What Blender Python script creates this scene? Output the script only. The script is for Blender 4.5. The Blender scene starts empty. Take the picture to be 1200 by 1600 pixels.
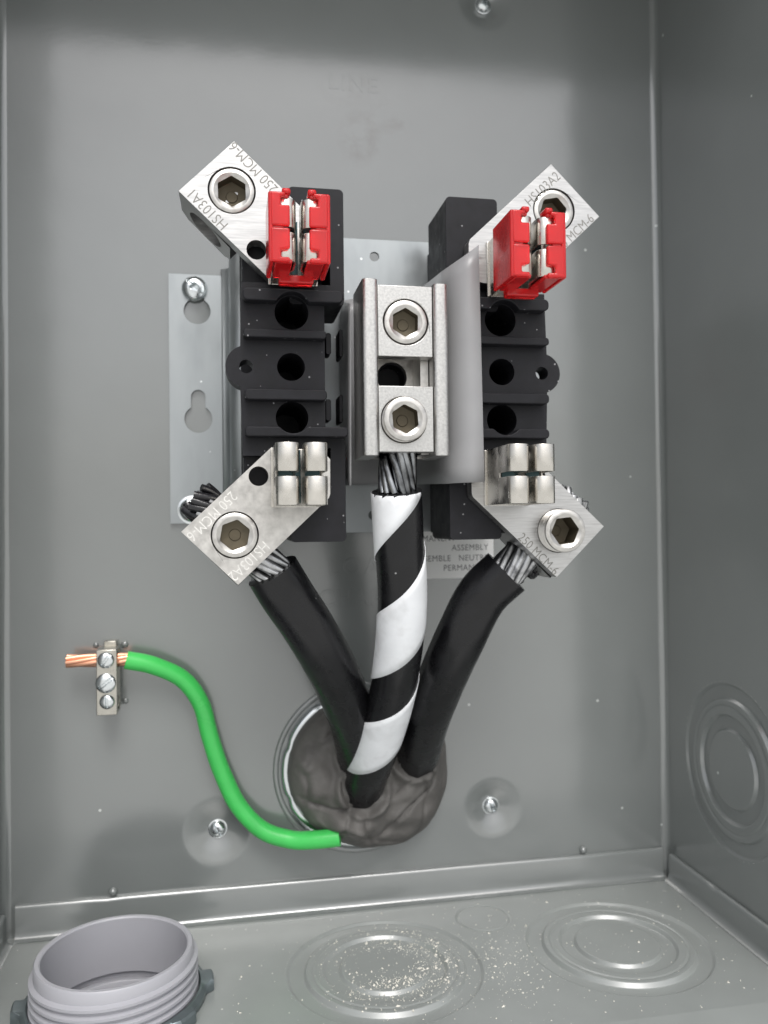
import bpy, bmesh, math, random
from mathutils import Vector, noise, geometry, Matrix
rnd = random.Random(7)
S = 0.001                                   # everything below is written in millimetres: x right, d out of the back wall, z up
PI = math.pi
scene = bpy.context.scene
COL = scene.collection

# ------------------------------------------------------------------ camera
YAW, PITCH, ROLL, FPX, CD, CX, CZ = 0.184313, 0.0124633, -0.0111693, 1291.455, 359.758, 89.178, 167.22
fw = Vector((math.sin(YAW)*math.cos(PITCH), math.cos(YAW)*math.cos(PITCH), math.sin(PITCH)))
r0 = Vector((math.cos(YAW), -math.sin(YAW), 0)); u0 = r0.cross(fw)
RGT = r0*math.cos(ROLL) + u0*math.sin(ROLL); UPV = u0*math.cos(ROLL) - r0*math.sin(ROLL)
def W3(x, d, z): return Vector(((x-145)*S, -d*S, z*S))
cam = bpy.data.cameras.new('camera'); camo = bpy.data.objects.new('camera', cam); COL.objects.link(camo)
cam.sensor_fit = 'VERTICAL'; cam.sensor_height = 36; cam.sensor_width = 27; cam.lens = FPX/1600*36
cam.clip_start = 0.01; cam.clip_end = 500
M = Matrix((RGT, UPV, -fw)).transposed().to_4x4(); M.translation = W3(CX, CD, CZ); camo.matrix_world = M
cam.dof.use_dof = True; cam.dof.focus_distance = 0.262; cam.dof.aperture_fstop = 14
scene.camera = camo
def at(px, py, d):
    """pixel of the photograph + known distance from the back wall -> x, z in mm"""
    v = fw + RGT*((px-600)/FPX) - UPV*((py-800)/FPX); t = (CD-d)/v.y
    return CX+t*v.x, CZ+t*v.z

# ------------------------------------------------------------------ sky, sun, exposure
SUN_EL, SUN_AZ = math.radians(54), math.radians(-4)     # in front of the box and above it
world = bpy.data.worlds.new('World'); scene.world = world; world.use_nodes = True
nt = world.node_tree; nt.nodes.clear()
def wn(t, **k):
    n = nt.nodes.new(t)
    for a, b in k.items(): setattr(n, a, b)
    return n
sky = wn('ShaderNodeTexSky', sky_type='NISHITA', sun_disc=False, sun_elevation=SUN_EL, sun_rotation=PI + SUN_AZ,
         air_density=1.0, dust_density=4.0, ozone_density=1.0)
hs = wn('ShaderNodeHueSaturation'); hs.inputs['Saturation'].default_value = 0.22
tc = wn('ShaderNodeTexCoord'); sp = wn('ShaderNodeSeparateXYZ')
mr = wn('ShaderNodeMapRange', interpolation_type='SMOOTHSTEP'); mr.inputs[1].default_value = -0.03; mr.inputs[2].default_value = 0.10
gm = wn('ShaderNodeMix', data_type='RGBA'); gm.inputs[6].default_value = (5.3, 5.3, 5.2, 1)   # overcast ground bounce below the horizon
bg = wn('ShaderNodeBackground'); bg.inputs[1].default_value = 0.15
wo = wn('ShaderNodeOutputWorld')
L = nt.links.new
L(sky.outputs[0], hs.inputs['Color']); L(tc.outputs['Generated'], sp.inputs[0]); L(sp.outputs[2], mr.inputs[0])
L(mr.outputs[0], gm.inputs[0]); L(hs.outputs[0], gm.inputs[7]); L(gm.outputs[2], bg.inputs[0]); L(bg.outputs[0], wo.inputs[0])
sun = bpy.data.lights.new('sun', 'SUN'); sun.energy = 0.95; sun.angle = math.radians(28); sun.color = (1, 0.98, 0.95)
suno = bpy.data.objects.new('sun', sun); COL.objects.link(suno)
sd = Vector((math.sin(SUN_AZ)*math.cos(SUN_EL), -math.cos(SUN_AZ)*math.cos(SUN_EL), math.sin(SUN_EL)))
suno.rotation_euler = sd.to_track_quat('Z', 'Y').to_euler()
scene.render.engine = 'CYCLES'
vs = scene.view_settings; vs.view_transform = 'Standard'; vs.look = 'None'; vs.exposure = 0.33; vs.gamma = 1; vs.use_curve_mapping = False
scene.render.resolution_x = 768; scene.render.resolution_y = 1024

# ------------------------------------------------------------------ materials
def mat(name, base, rough=0.5, metal=0.0, var=0.06, vscale=200, bump=0.0, bscale=800, rvar=0.0, stretch=None,
        specks=0.0, speck_col=(0.6, 0.6, 0.6, 1), speck_scale=900, coat=0.0, trans=0.0, sss=0.0, ior=1.5, bdist=0.0002, dark=None, dark_scale=60, dark_amt=0.5):
    m = bpy.data.materials.new(name); m.use_nodes = True; n = m.node_tree.nodes; l = m.node_tree.links.new
    b = n['Principled BSDF']; b.inputs['Metallic'].default_value = metal; b.inputs['IOR'].default_value = ior
    b.inputs['Coat Weight'].default_value = coat; b.inputs['Coat Roughness'].default_value = 0.15
    b.inputs['Transmission Weight'].default_value = trans
    if sss: b.inputs['Subsurface Weight'].default_value = sss; b.inputs['Subsurface Radius'].default_value = (0.004, 0.0006, 0.0005)
    g = n.new('ShaderNodeNewGeometry'); mp = n.new('ShaderNodeMapping'); l(g.outputs['Position'], mp.inputs[0])
    if stretch: mp.inputs['Rotation'].default_value = stretch[0]; mp.inputs['Scale'].default_value = stretch[1]
    t = n.new('ShaderNodeTexNoise'); t.inputs['Scale'].default_value = vscale; t.inputs['Detail'].default_value = 5; l(mp.outputs[0], t.inputs['Vector'])
    cr = n.new('ShaderNodeMapRange'); cr.inputs[1].default_value = 0.25; cr.inputs[2].default_value = 0.75
    cr.inputs[3].default_value = 1-var; cr.inputs[4].default_value = 1+var; l(t.outputs[0], cr.inputs[0])
    mx = n.new('ShaderNodeVectorMath'); mx.operation = 'SCALE'; mx.inputs[0].default_value = base; l(cr.outputs[0], mx.inputs['Scale'])
    col = mx.outputs[0]
    if dark:
        t4 = n.new('ShaderNodeTexNoise'); t4.inputs['Scale'].default_value = dark_scale; t4.inputs['Detail'].default_value = 6; l(g.outputs['Position'], t4.inputs['Vector'])
        c4 = n.new('ShaderNodeMapRange'); c4.inputs[1].default_value = 0.48; c4.inputs[2].default_value = 0.66; c4.inputs[4].default_value = dark_amt; l(t4.outputs[0], c4.inputs[0])
        d4 = n.new('ShaderNodeMix'); d4.data_type = 'RGBA'; l(c4.outputs[0], d4.inputs[0]); l(col, d4.inputs[6]); d4.inputs[7].default_value = (*dark, 1); col = d4.outputs[2]
    if specks:
        t2 = n.new('ShaderNodeTexVoronoi'); t2.inputs['Scale'].default_value = speck_scale; l(g.outputs['Position'], t2.inputs['Vector'])
        t3 = n.new('ShaderNodeTexWhiteNoise'); l(t2.outputs['Color'], t3.inputs['Vector'])
        th = n.new('ShaderNodeMath'); th.operation = 'LESS_THAN'; th.inputs[1].default_value = specks; l(t3.outputs['Value'], th.inputs[0])
        ds = n.new('ShaderNodeMath'); ds.operation = 'LESS_THAN'; ds.inputs[1].default_value = 0.16; l(t2.outputs['Distance'], ds.inputs[0])
        an = n.new('ShaderNodeMath'); an.operation = 'MULTIPLY'; l(th.outputs[0], an.inputs[0]); l(ds.outputs[0], an.inputs[1])
        mm = n.new('ShaderNodeMix'); mm.data_type = 'RGBA'; l(an.outputs[0], mm.inputs[0]); l(col, mm.inputs[6]); mm.inputs[7].default_value = speck_col; col = mm.outputs[2]
    l(col, b.inputs['Base Color'])
    if rvar:
        rr = n.new('ShaderNodeMapRange'); rr.inputs[1].default_value = 0.3; rr.inputs[2].default_value = 0.7
        rr.inputs[3].default_value = max(0.02, rough-rvar); rr.inputs[4].default_value = rough+rvar; l(t.outputs[0], rr.inputs[0]); l(rr.outputs[0], b.inputs['Roughness'])
    else: b.inputs['Roughness'].default_value = rough
    if bump:
        tb = n.new('ShaderNodeTexNoise'); tb.inputs['Scale'].default_value = bscale; tb.inputs['Detail'].default_value = 3; l(mp.outputs[0], tb.inputs['Vector'])
        bu = n.new('ShaderNodeBump'); bu.inputs['Strength'].default_value = bump; bu.inputs['Distance'].default_value = bdist
        l(tb.outputs[0], bu.inputs['Height']); l(bu.outputs[0], b.inputs['Normal'])
    return m
A45 = (0, PI/4, 0)
MT = {}
MT['paint'] = mat('grey_paint', (0.172, 0.185, 0.181), 0.18, var=0.04, vscale=30, bump=0.06, bscale=420, bdist=0.0003, ior=2.15, specks=0.006, speck_col=(.5, .52, .5, 1), speck_scale=260)
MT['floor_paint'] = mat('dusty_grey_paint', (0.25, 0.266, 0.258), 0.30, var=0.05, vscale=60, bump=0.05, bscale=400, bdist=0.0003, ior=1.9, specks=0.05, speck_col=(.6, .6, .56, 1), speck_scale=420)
MT['lugmetal'] = mat('milled_aluminium', (0.50, 0.497, 0.49), 0.38, 1.0, var=0.16, vscale=160, bump=0.35, bscale=260, bdist=0.00004, rvar=0.10, stretch=(A45, (1, 1, 14)))
MT['lugmetal_b'] = mat('tinned_aluminium', (0.54, 0.525, 0.50), 0.38, 1.0, var=0.20, vscale=420, bump=0.45, bscale=1300, bdist=0.00005, rvar=0.10)
MT['railmetal'] = mat('sparkly_tinned_aluminium', (0.51, 0.505, 0.49), 0.38, 1.0, var=0.16, vscale=1500, bump=0.6, bscale=1700, bdist=0.00006, rvar=0.10)
MT['jawmetal'] = mat('tin_plated_spring', (0.60, 0.575, 0.53), 0.28, 1.0, var=0.07, vscale=300, rvar=0.07)
MT['socket'] = mat('yellowed_hex_socket', (0.11, 0.092, 0.062), 0.55, 0.6, var=0.15, vscale=400, rvar=0.08)
MT['engrave'] = mat('engraved_lettering', (0.22, 0.215, 0.20), 0.6, 0.6, var=0.15, vscale=800)
MT['engrave_w'] = mat('bright_engraved_lettering', (0.74, 0.73, 0.70), 0.6, 0.7, var=0.1, vscale=800)
MT['galv'] = mat('galvanised_steel', (0.37, 0.392, 0.40), 0.42, 0.85, var=0.16, vscale=110, bump=0.2, bscale=300, bdist=0.0001, rvar=0.14, stretch=((0, 0, 0), (1, 1, .35)), specks=0.03, speck_col=(.8, .82, .82, 1), speck_scale=350)
MT['zinc'] = mat('zinc_screw', (0.72, 0.75, 0.76), 0.22, 1.0, var=0.08, vscale=300, rvar=0.06)
MT['black'] = mat('black_moulded_plastic', (0.011, 0.011, 0.0135), 0.5, ior=1.33, var=0.35, vscale=260, bump=0.25, bscale=1200, bdist=0.00008, rvar=0.08, specks=0.09, speck_col=(.25, .25, .26, 1), speck_scale=520)
MT['red'] = mat('translucent_red_plastic', (0.90, 0.028, 0.032), 0.16, var=0.05, vscale=90, trans=0.6, ior=1.46, bump=.05, bscale=200)
MT['barrier'] = mat('grey_barrier_sheet', (0.27, 0.27, 0.275), 0.34, var=0.05, vscale=90, rvar=0.05, specks=0.02, speck_scale=300)
MT['cable'] = mat('black_cable_jacket', (0.007, 0.007, 0.008), 0.28, ior=1.42, var=0.3, vscale=120, bump=0.25, bscale=160, bdist=0.0002, rvar=0.10, specks=0.012, speck_col=(.3, .3, .3, 1), speck_scale=420)
MT['tape'] = mat('white_tape', (0.74, 0.755, 0.775), 0.36, var=0.06, vscale=120, bump=0.35, bscale=90, bdist=0.0003, rvar=0.08, dark=(0.45, 0.45, 0.45), dark_scale=180, dark_amt=0.25)
MT['strand'] = mat('aluminium_strand', (0.46, 0.465, 0.47), 0.36, 1.0, var=0.25, vscale=500, bump=.3, bscale=900, bdist=.0001, dark=(0.06, 0.06, 0.065), dark_scale=220, dark_amt=0.8)
MT['strand_dark'] = mat('greasy_strand', (0.30, 0.31, 0.32), 0.18, 1.0, var=0.3, vscale=250, dark=(0.02, 0.02, 0.023), dark_scale=90, dark_amt=1.0)
MT['grease'] = mat('greased_strand', (0.014, 0.014, 0.016), 0.22, 0.0, var=0.4, vscale=300, bump=0.6, bscale=400, bdist=0.0004)
MT['green'] = mat('green_insulation', (0.06, 0.56, 0.11), 0.33, var=0.10, vscale=60, bump=0.25, bscale=160, rvar=0.10, dark=(0.05, 0.42, 0.09), dark_scale=45, dark_amt=.5)
MT['copper'] = mat('copper_strand', (0.86, 0.45, 0.30), 0.30, 0.95, var=0.10, vscale=300)
MT['brass'] = mat('nickel_ground_bar', (0.50, 0.48, 0.43), 0.30, 1.0, var=0.15, vscale=200, rvar=0.08)
MT['putty'] = mat('grey_brown_duct_seal', (0.105, 0.100, 0.094), 0.66, var=0.20, vscale=90, bump=0.6, bscale=300, bdist=0.0006, rvar=0.10, dark=(0.145, 0.14, 0.132), dark_scale=60, dark_amt=0.6)
MT['pvc'] = mat('grey_pvc', (0.36, 0.36, 0.388), 0.38, var=0.03, vscale=60, rvar=0.05)
MT['nut'] = mat('dull_zinc_locknut', (0.20, 0.235, 0.245), 0.38, 0.75, var=0.12, vscale=140, rvar=0.10)
MT['ring'] = mat('bright_zinc_ring', (0.66, 0.69, 0.70), 0.16, 1.0, var=0.10, vscale=80, rvar=0.06)
MT['labelpaper'] = mat('silver_label', (0.72, 0.72, 0.71), 0.40, 0.0, var=0.02, vscale=100)
MT['ink'] = mat('grey_ink', (0.10, 0.10, 0.105), 0.6)
MT['dust'] = mat('pale_grit', (0.62, 0.60, 0.53), 0.7, var=0.25, vscale=900)
MT['teal'] = mat('blued_spring', (0.05, 0.085, 0.09), 0.3, 0.8)
MT['smudge'] = None

# ------------------------------------------------------------------ object helpers
LOC = {}
def thing(name, loc, label, cat, group=None):
    o = bpy.data.objects.new(name, None); o.empty_display_size = 0.01; COL.objects.link(o)
    w = W3(*loc); o.location = w; LOC[o.name] = w
    o['label'] = label; o['category'] = cat
    if group: o['group'] = group
    return o
def obj(name, verts, faces, m, parent=None, smooth=35, bevel=0, solid=0, seg=2, label=None, recalc=True):
    """verts in mm (x, d, z); one mesh object with its origin at its middle"""
    vs_ = [W3(*v) for v in verts]
    c = sum(vs_, Vector())/len(vs_)
    me = bpy.data.meshes.new(name); me.from_pydata([v-c for v in vs_], [], faces); me.validate()
    if recalc:
        bm = bmesh.new(); bm.from_mesh(me); bmesh.ops.recalc_face_normals(bm, faces=bm.faces); bm.to_mesh(me); bm.free()
    me.materials.append(MT[m] if isinstance(m, str) else m)
    me.shade_smooth()
    if smooth < 180: me.set_sharp_from_angle(angle=math.radians(smooth))
    o = bpy.data.objects.new(name, me); COL.objects.link(o)
    pl = LOC[parent.name] if parent else Vector()
    o.parent = parent; o.location = c-pl; LOC[o.name] = c
    if solid:
        md = o.modifiers.new('thickness', 'SOLIDIFY'); md.thickness = solid*S; md.offset = 0
    if bevel:
        md = o.modifiers.new('bevel', 'BEVEL'); md.width = bevel*S; md.segments = seg; md.limit_method = 'ANGLE'; md.angle_limit = math.radians(40)
    if label: o['label'] = label
    return o
def tag(o, label, cat, group=None, kind=None):
    o['label'] = label; o['category'] = cat
    if group: o['group'] = group
    if kind: o['kind'] = kind
    return o
def circ(cx, cz, r, n=32, a0=0): return [(cx+r*math.cos(a0+2*PI*i/n), cz+r*math.sin(a0+2*PI*i/n)) for i in range(n)]
def arc(cx, cz, r, a, b, n=8): return [(cx+r*math.cos(math.radians(a+(b-a)*i/n)), cz+r*math.sin(math.radians(a+(b-a)*i/n))) for i in range(n+1)]
def rect(x0, x1, z0, z1): return [(x0, z0), (x1, z0), (x1, z1), (x0, z1)]
def rrect(x0, x1, z0, z1, r, n=5):
    return arc(x0+r, z0+r, r, 180, 270, n)+arc(x1-r, z0+r, r, 270, 360, n)+arc(x1-r, z1-r, r, 0, 90, n)+arc(x0+r, z1-r, r, 90, 180, n)
def area2(p): return sum(p[i][0]*p[(i+1) % len(p)][1]-p[(i+1) % len(p)][0]*p[i][1] for i in range(len(p)))
FRONT = lambda u, v, w: (u, w, v)
def prism_data(outline, holes, w0, w1, f=FRONT):
    if area2(outline) < 0: outline = outline[::-1]
    loops = [outline]+[h if area2(h) < 0 else h[::-1] for h in holes]
    allp = [p for lp in loops for p in lp]; n = len(allp)
    tris = geometry.tessellate_polygon([[Vector((p[0], p[1], 0)) for p in lp] for lp in loops])
    V = [f(p[0], p[1], w0) for p in allp]+[f(p[0], p[1], w1) for p in allp]
    if not holes: F = [tuple(range(n)), tuple(range(2*n-1, n-1, -1))]
    else: F = [tuple(t) for t in tris]+[tuple(i+n for i in t) for t in tris]
    k = 0
    for lp in loops:
        for i in range(len(lp)):
            a, b = k+i, k+(i+1) % len(lp); F.append((a, b, b+n, a+n))
        k += len(lp)
    return V, F
def prism(name, outline, holes, d0, d1, m, parent=None, f=FRONT, bevel=0.25, **k):
    V, F = prism_data(outline, holes, d0, d1, f); return obj(name, V, F, m, parent, bevel=bevel, **k)
def join(*parts):
    V, F = [], []
    for v, f in parts:
        k = len(V); V += v; F += [tuple(i+k for i in q) for q in f]
    return V, F
def box(x0, x1, d0, d1, z0, z1): return prism_data(rect(x0, x1, z0, z1), [], d0, d1)
def loft(loops, cap0=True, cap1=True, closed=False):
    n = len(loops[0]); V = [p for lp in loops for p in lp]; F = []
    m = len(loops)
    for j in range(m if closed else m-1):
        for i in range(n):
            a, b = i, (i+1) % n; j2 = (j+1) % m
            F.append((j*n+a, j*n+b, j2*n+b, j2*n+a))
    if not closed:
        if cap0: F.append(tuple(range(n)))
        if cap1: F.append(tuple((m-1)*n+i for i in range(n)))
    return V, F
def lathe_d(cx, cz, prof, n=40, cap0=False, cap1=False, closed=False):      # profile (r, d), axis out of the wall
    return loft([[(cx+r*math.cos(2*PI*i/n), d, cz+r*math.sin(2*PI*i/n)) for i in range(n)] for r, d in prof], cap0, cap1, closed)
def lathe_z(cx, cd, prof, n=64, cap0=False, cap1=False, closed=False):      # profile (r, z), axis upright
    return loft([[(cx+r*math.cos(2*PI*i/n), cd+r*math.sin(2*PI*i/n), z) for i in range(n)] for r, z in prof], cap0, cap1, closed)
def lathe_x(x0, cd, cz, prof, n=64, cap0=False, cap1=False):                # profile (r, offset towards -x), axis along x
    return loft([[(x0-h, cd+r*math.cos(2*PI*i/n), cz+r*math.sin(2*PI*i/n)) for i in range(n)] for r, h in prof], cap0, cap1)
def spline(pts, n=14):
    P = [Vector(p) for p in pts]; P = [2*P[0]-P[1]]+P+[2*P[-1]-P[-2]]; out = []
    for i in range(1, len(P)-2):
        a, b, c, d = P[i-1:i+3]
        for k in range(n):
            t = k/n; out.append(0.5*((2*b)+(c-a)*t+(2*a-5*b+4*c-d)*t*t+(3*b-a-3*c+d)*t**3))
    out.append(P[-2]); return out
def frames(path):
    T = [(path[min(i+1, len(path)-1)]-path[max(i-1, 0)]).normalized() for i in range(len(path))]
    N = T[0].cross(Vector((0.3, 1, 0.2))).normalized(); out = []
    for t in T:
        N = (N-t*N.dot(t)).normalized(); out.append((t, N, t.cross(N)))
    return out
def tube(path, r, n=16, caps=True, wob=0):
    fr = frames(path); loops = []
    for j, p in enumerate(path):
        rr = r(j/(len(path)-1)) if callable(r) else r
        lp = []
        for i in range(n):
            a = 2*PI*i/n; q = rr
            if wob: q += wob*noise.noise(Vector((p.x*.07, p.z*.07, math.cos(a)*.8+5+math.sin(a))))
            lp.append(tuple(p+fr[j][1]*math.cos(a)*q+fr[j][2]*math.sin(a)*q))
        loops.append(lp)
    return loft(loops, caps, caps)
def text(name, body, x, d, z, size, ang, m, parent, sx=1.0, ext=0.02, align='LEFT', bev=0, spacing=1.0, thin=0.0):
    cu = bpy.data.curves.new(name, 'FONT'); cu.body = body; cu.size = size; cu.extrude = ext; cu.align_x = align; cu.space_character = spacing
    cu.resolution_u = 3; cu.offset = thin*size; cu.bevel_depth = bev; cu.bevel_resolution = 1
    tmp = bpy.data.objects.new('tmp', cu); COL.objects.link(tmp)
    dg = bpy.context.evaluated_depsgraph_get(); me0 = bpy.data.meshes.new_from_object(tmp.evaluated_get(dg))
    bpy.data.objects.remove(tmp); a = math.radians(ang); c, s = math.cos(a), math.sin(a)
    V = [(x+v.co.x*sx*c-v.co.y*s, d+v.co.z, z+v.co.x*sx*s+v.co.y*c) for v in me0.vertices]
    F = [tuple(p.vertices) for p in me0.polygons]
    return obj(name, V, F, m, parent)
def smooth01(a, b, x):
    t = max(0, min(1, (x-a)/(b-a))); return t*t*(3-2*t)

# ================================================================== the enclosure
BW, BH, BD = 290, 428, 100.5
box_root = thing('meter_enclosure', (145, 0, 0), 'open grey painted steel meter enclosure that holds everything', 'enclosure')
DISH = [at(340, 1299, 0)+(15,), at(770, 1262, 0)+(14,), at(758, 2, 0)+(14,)]
def back_h(x, z):
    h = 0.10*noise.noise(Vector((x/45, z/45, 1.3)))+0.035*noise.noise(Vector((x/13, z/13, 4.1)))
    for cx, cz, R in DISH:
        q = math.hypot(x-cx, z-cz)
        if q < R: h -= 4.0*math.exp(-(q/(R*.58))**2)*(1-smooth01(.75, 1.0, q/R))
    return h
nx, nz = 236, 350; V = []; F = []
for j in range(nz+1):
    for i in range(nx+1):
        x = .5+(BW-3.5)*i/nx; z = BH*j/nz; V.append((x, back_h(x, z), z))
for j in range(nz):
    for i in range(nx):
        a = j*(nx+1)+i; F.append((a, a+1, a+nx+2, a+nx+1))
# smudges of dirt on the upper back wall are a stain in the paint
pm = MT['paint'].copy(); pm.name = 'grey_paint_smudged'
n = pm.node_tree.nodes; l = pm.node_tree.links.new; b = n['Principled BSDF']
src = b.inputs['Base Color'].links[0].from_socket; geo = n.new('ShaderNodeNewGeometry'); acc = None
nzt = n.new('ShaderNodeTexNoise'); nzt.inputs['Scale'].default_value = 90; nzt.inputs['Detail'].default_value = 5; l(geo.outputs['Position'], nzt.inputs['Vector'])
for px, py, rx, rz, am in ((562, 216, 11, 14, 1.0), (598, 182, 11, 9, .6), (548, 140, 16, 9, .45), (625, 192, 7, 4, .5)):
    x, z = at(px, py, 0); c = W3(x, 0, z)
    sb = n.new('ShaderNodeVectorMath'); sb.operation = 'SUBTRACT'; l(geo.outputs['Position'], sb.inputs[0]); sb.inputs[1].default_value = c
    ml = n.new('ShaderNodeVectorMath'); ml.operation = 'MULTIPLY'; l(sb.outputs[0], ml.inputs[0]); ml.inputs[1].default_value = (1000/rx, 0, 1000/rz)
    ln = n.new('ShaderNodeVectorMath'); ln.operation = 'LENGTH'; l(ml.outputs[0], ln.inputs[0])
    mr2 = n.new('ShaderNodeMapRange'); mr2.inputs[1].default_value = 1; mr2.inputs[2].default_value = 0.2; mr2.inputs[4].default_value = am; l(ln.outputs['Value'], mr2.inputs[0])
    if acc is None: acc = mr2.outputs[0]
    else:
        ad = n.new('ShaderNodeMath'); ad.operation = 'ADD'; l(acc, ad.inputs[0]); l(mr2.outputs[0], ad.inputs[1]); acc = ad.outputs[0]
nr = n.new('ShaderNodeMapRange'); nr.inputs[1].default_value = .42; nr.inputs[2].default_value = .62; l(nzt.outputs[0], nr.inputs[0])
mu = n.new('ShaderNodeMath'); mu.operation = 'MULTIPLY'; l(acc, mu.inputs[0]); l(nr.outputs[0], mu.inputs[1]); mu.use_clamp = True
mix = n.new('ShaderNodeMix'); mix.data_type = 'RGBA'; l(mu.outputs[0], mix.inputs[0]); l(src, mix.inputs[6]); mix.inputs[7].default_value = (0.10, 0.095, 0.085, 1); l(mix.outputs[2], b.inputs['Base Color'])
back = obj('back_panel', V, F, pm, box_root, smooth=180)
# side panels with the rolled corner to the back
def wall_profile(side):
    pts = [(BD, 0.0)]+[(d, 0) for d in (80, 55, 30, 10)]
    pts += [(3-3*math.sin(math.radians(a)), 3-3*math.cos(math.radians(a))) for a in (0, 18, 36, 54, 72, 90)]   # (d, inset from wall)
    return pts
def side_panel(x0, sgn, hole):
    prof = [(d, x0+sgn*i) for d, i in wall_profile(sgn)]
    flat = [p for p in prof if p[0] > 2.99]; cur = [p for p in prof if p[0] < 3.01]
    V, F = [], []
    for d, x in cur: V += [(x, d, 0), (x, d, BH)]
    for i in range(len(cur)-1): F.append((2*i, 2*i+1, 2*i+3, 2*i+2))
    lo = [rect(3, BD, 0, BH)]+([circ(hole[0], hole[1], hole[2], 64)[::-1]] if hole else [])
    pts = [p for lp in lo for p in lp]; k = len(V)
    V += [(x0, p[0], p[1]) for p in pts]
    F += [tuple(i+k for i in t) for t in geometry.tessellate_polygon([[Vector((*p, 0)) for p in lp] for lp in lo])]
    # front lip folded outwards
    k = len(V); V += [(x0, BD, 0), (x0, BD, BH), (x0-sgn*14, BD+1, 0), (x0-sgn*14, BD+1, BH)]; F.append((k, k+1, k+3, k+2))
    return obj('side_panel', V, F, 'paint', box_root, smooth=40, recalc=False)
KW = (52, 64.5, 35.5)
side_panel(-2.5, 1, None); rp = side_panel(BW, -1, KW)
KF = [(145, 52.5, 37.5), (238, 54, 36.5), (192.6, 22.3, 12.3)]
PC = (48.3, 55)                                       # conduit fitting through the floor
lo = [rect(-2.5, BW, 0, BD)]+[circ(x, d, r, 64)[::-1] for x, d, r in KF]+[circ(PC[0], PC[1], 27.6, 64)[::-1]]
pts = [p for lp in lo for p in lp]
V = [(p[0], p[1], 0) for p in pts]; F = [tuple(t) for t in geometry.tessellate_polygon([[Vector((*p, 0)) for p in lp] for lp in lo])]
k = len(V)
lip = [(BD, 0)]+[(BD+5*math.sin(math.radians(a)), -5+5*math.cos(math.radians(a))) for a in (3, 6, 9)]; lip.append((lip[-1][0]+24, lip[-1][1]-3.6))
for d, z in lip: V += [(-14, d, z), (BW+14, d, z)]
for i in range(len(lip)-1): F.append((k+2*i, k+2*i+1, k+2*i+3, k+2*i+2))
bot = obj('bottom_panel', V, F, 'floor_paint', box_root, smooth=50, recalc=False)
obj('top_panel', [(-2.5, 0, BH), (BW, 0, BH), (BW, BD, BH), (-2.5, BD, BH)], [(0, 1, 2, 3)], 'paint', box_root)
# flanges of the bottom panel turned up against back and sides, with a rounded top edge
def flange(x0, x1, zl, zr, f, holes=()):
    n_ = 40; loops = []
    for i in range(n_+1):
        t = i/n_; x = x0+(x1-x0)*t; h = zl+(zr-zl)*t
        bump = sum(0.9*math.exp(-((x-hx)/2.2)**2) for hx in holes)
        pr = [(0.1, 0.3), (0.1, h-0.1), (1.0, h+0.25-bump), (1.9, h-0.2-bump), (2.3, h-1.2-bump), (2.3, 3.2), (2.6, 1.8), (3.3, 0.7), (5.0, 0.1)]
        loops.append([f(x, w, z) for w, z in pr])
    return loft(loops)
xa, za = at(30, 1416, 2); xb, zb = at(1028, 1326, 2)
wx, wz = at(913, 1333, 2); vx, vz = at(176, 1400, 2)
V, F = flange(2.5, 286.5, za, zb, lambda x, w, z: (x, w, z), (wx, vx)); obj('back_flange', V, F, 'paint', bot, smooth=60)
for nm, X, sg in (('side_flange', BW, -1), ('side_flange', -2.5, 1)):
    V, F = flange(5, BD-1, 12, 12, lambda x, w, z: (X+sg*w, x, z), (40,) if sg < 0 else ()); obj(nm, V, F, 'paint', bot, smooth=60)
def bead(name, x, d, z, r, parent, m='paint', h=0.6):
    V, F = lathe_d(x, z, [(r*math.cos(a), d+h*r*math.sin(a)) for a in (0, .4, .8, 1.2, 1.5)], 14, cap1=True); return obj(name, V, F, m, parent, smooth=180)
bead('weld_bump', vx, 0.6, vz+1.2, 1.7, back, h=1.0); bead('weld_bump', wx, 0.6, wz+1.0, 1.7, back, h=1.0)
for px, py, r in ((150, 1008, 1.2), (195, 1007, 1.5), (196, 1095, 1.3)):
    x, z = at(px, py, 0); bead('weld_bump', x, 0, z, r, back)
# knockouts: concentric pressed rings
def ko_profile(R):
    p = []
    def step(r, h0, h1):
        p.extend([(r+.95, h0), (r+.55, h0), (r+.28, h0+(h1-h0)*.12), (r-.28, h0+(h1-h0)*.88), (r-.55, h1), (r-.95, h1)])
    def groove(r, h, dp):
        p.extend([(r+1.0, h), (r+.6, h), (r+.2, h-dp), (r-.2, h-dp), (r-.6, h), (r-1.0, h)])
    p.append((R, 0))
    if R < 20: groove(R-1.2, 0, .6)
    else:
        step(R-1.2, 0, -1.0); step(R*.80, -1.0, .75); groove(R*.72, .75, .3); step(R*.61, .75, -.8); step(R*.45, -.8, .6)
    p.append((.01, p[-1][1])); return p
for x, d, R in KF:
    V, F = lathe_z(x, d, ko_profile(R), 72); obj('knockout', V, F, 'floor_paint', bot, smooth=60)
V, F = lathe_x(BW, KW[0], KW[1], ko_profile(KW[2]), 72); obj('knockout', V, F, 'paint', rp, smooth=60)
# embossed words
x, z = at(512, 138, 0); text('embossed_word', 'LINE', x, 0.02, z, 10, -1, pm, back, ext=0.01, bev=0.05, spacing=1.15)
x, z = at(512, 898, 0); text('embossed_word', 'LOAD', x, 0.03, z, 10.5, 0, pm, back, ext=0.06, bev=0.12, spacing=1.25)
x, z = at(497, 948, 0); text('embossed_word', 'CHARGE', x, 0.03, z, 10.5, 0, pm, back, ext=0.06, bev=0.12, spacing=1.05)

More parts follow.
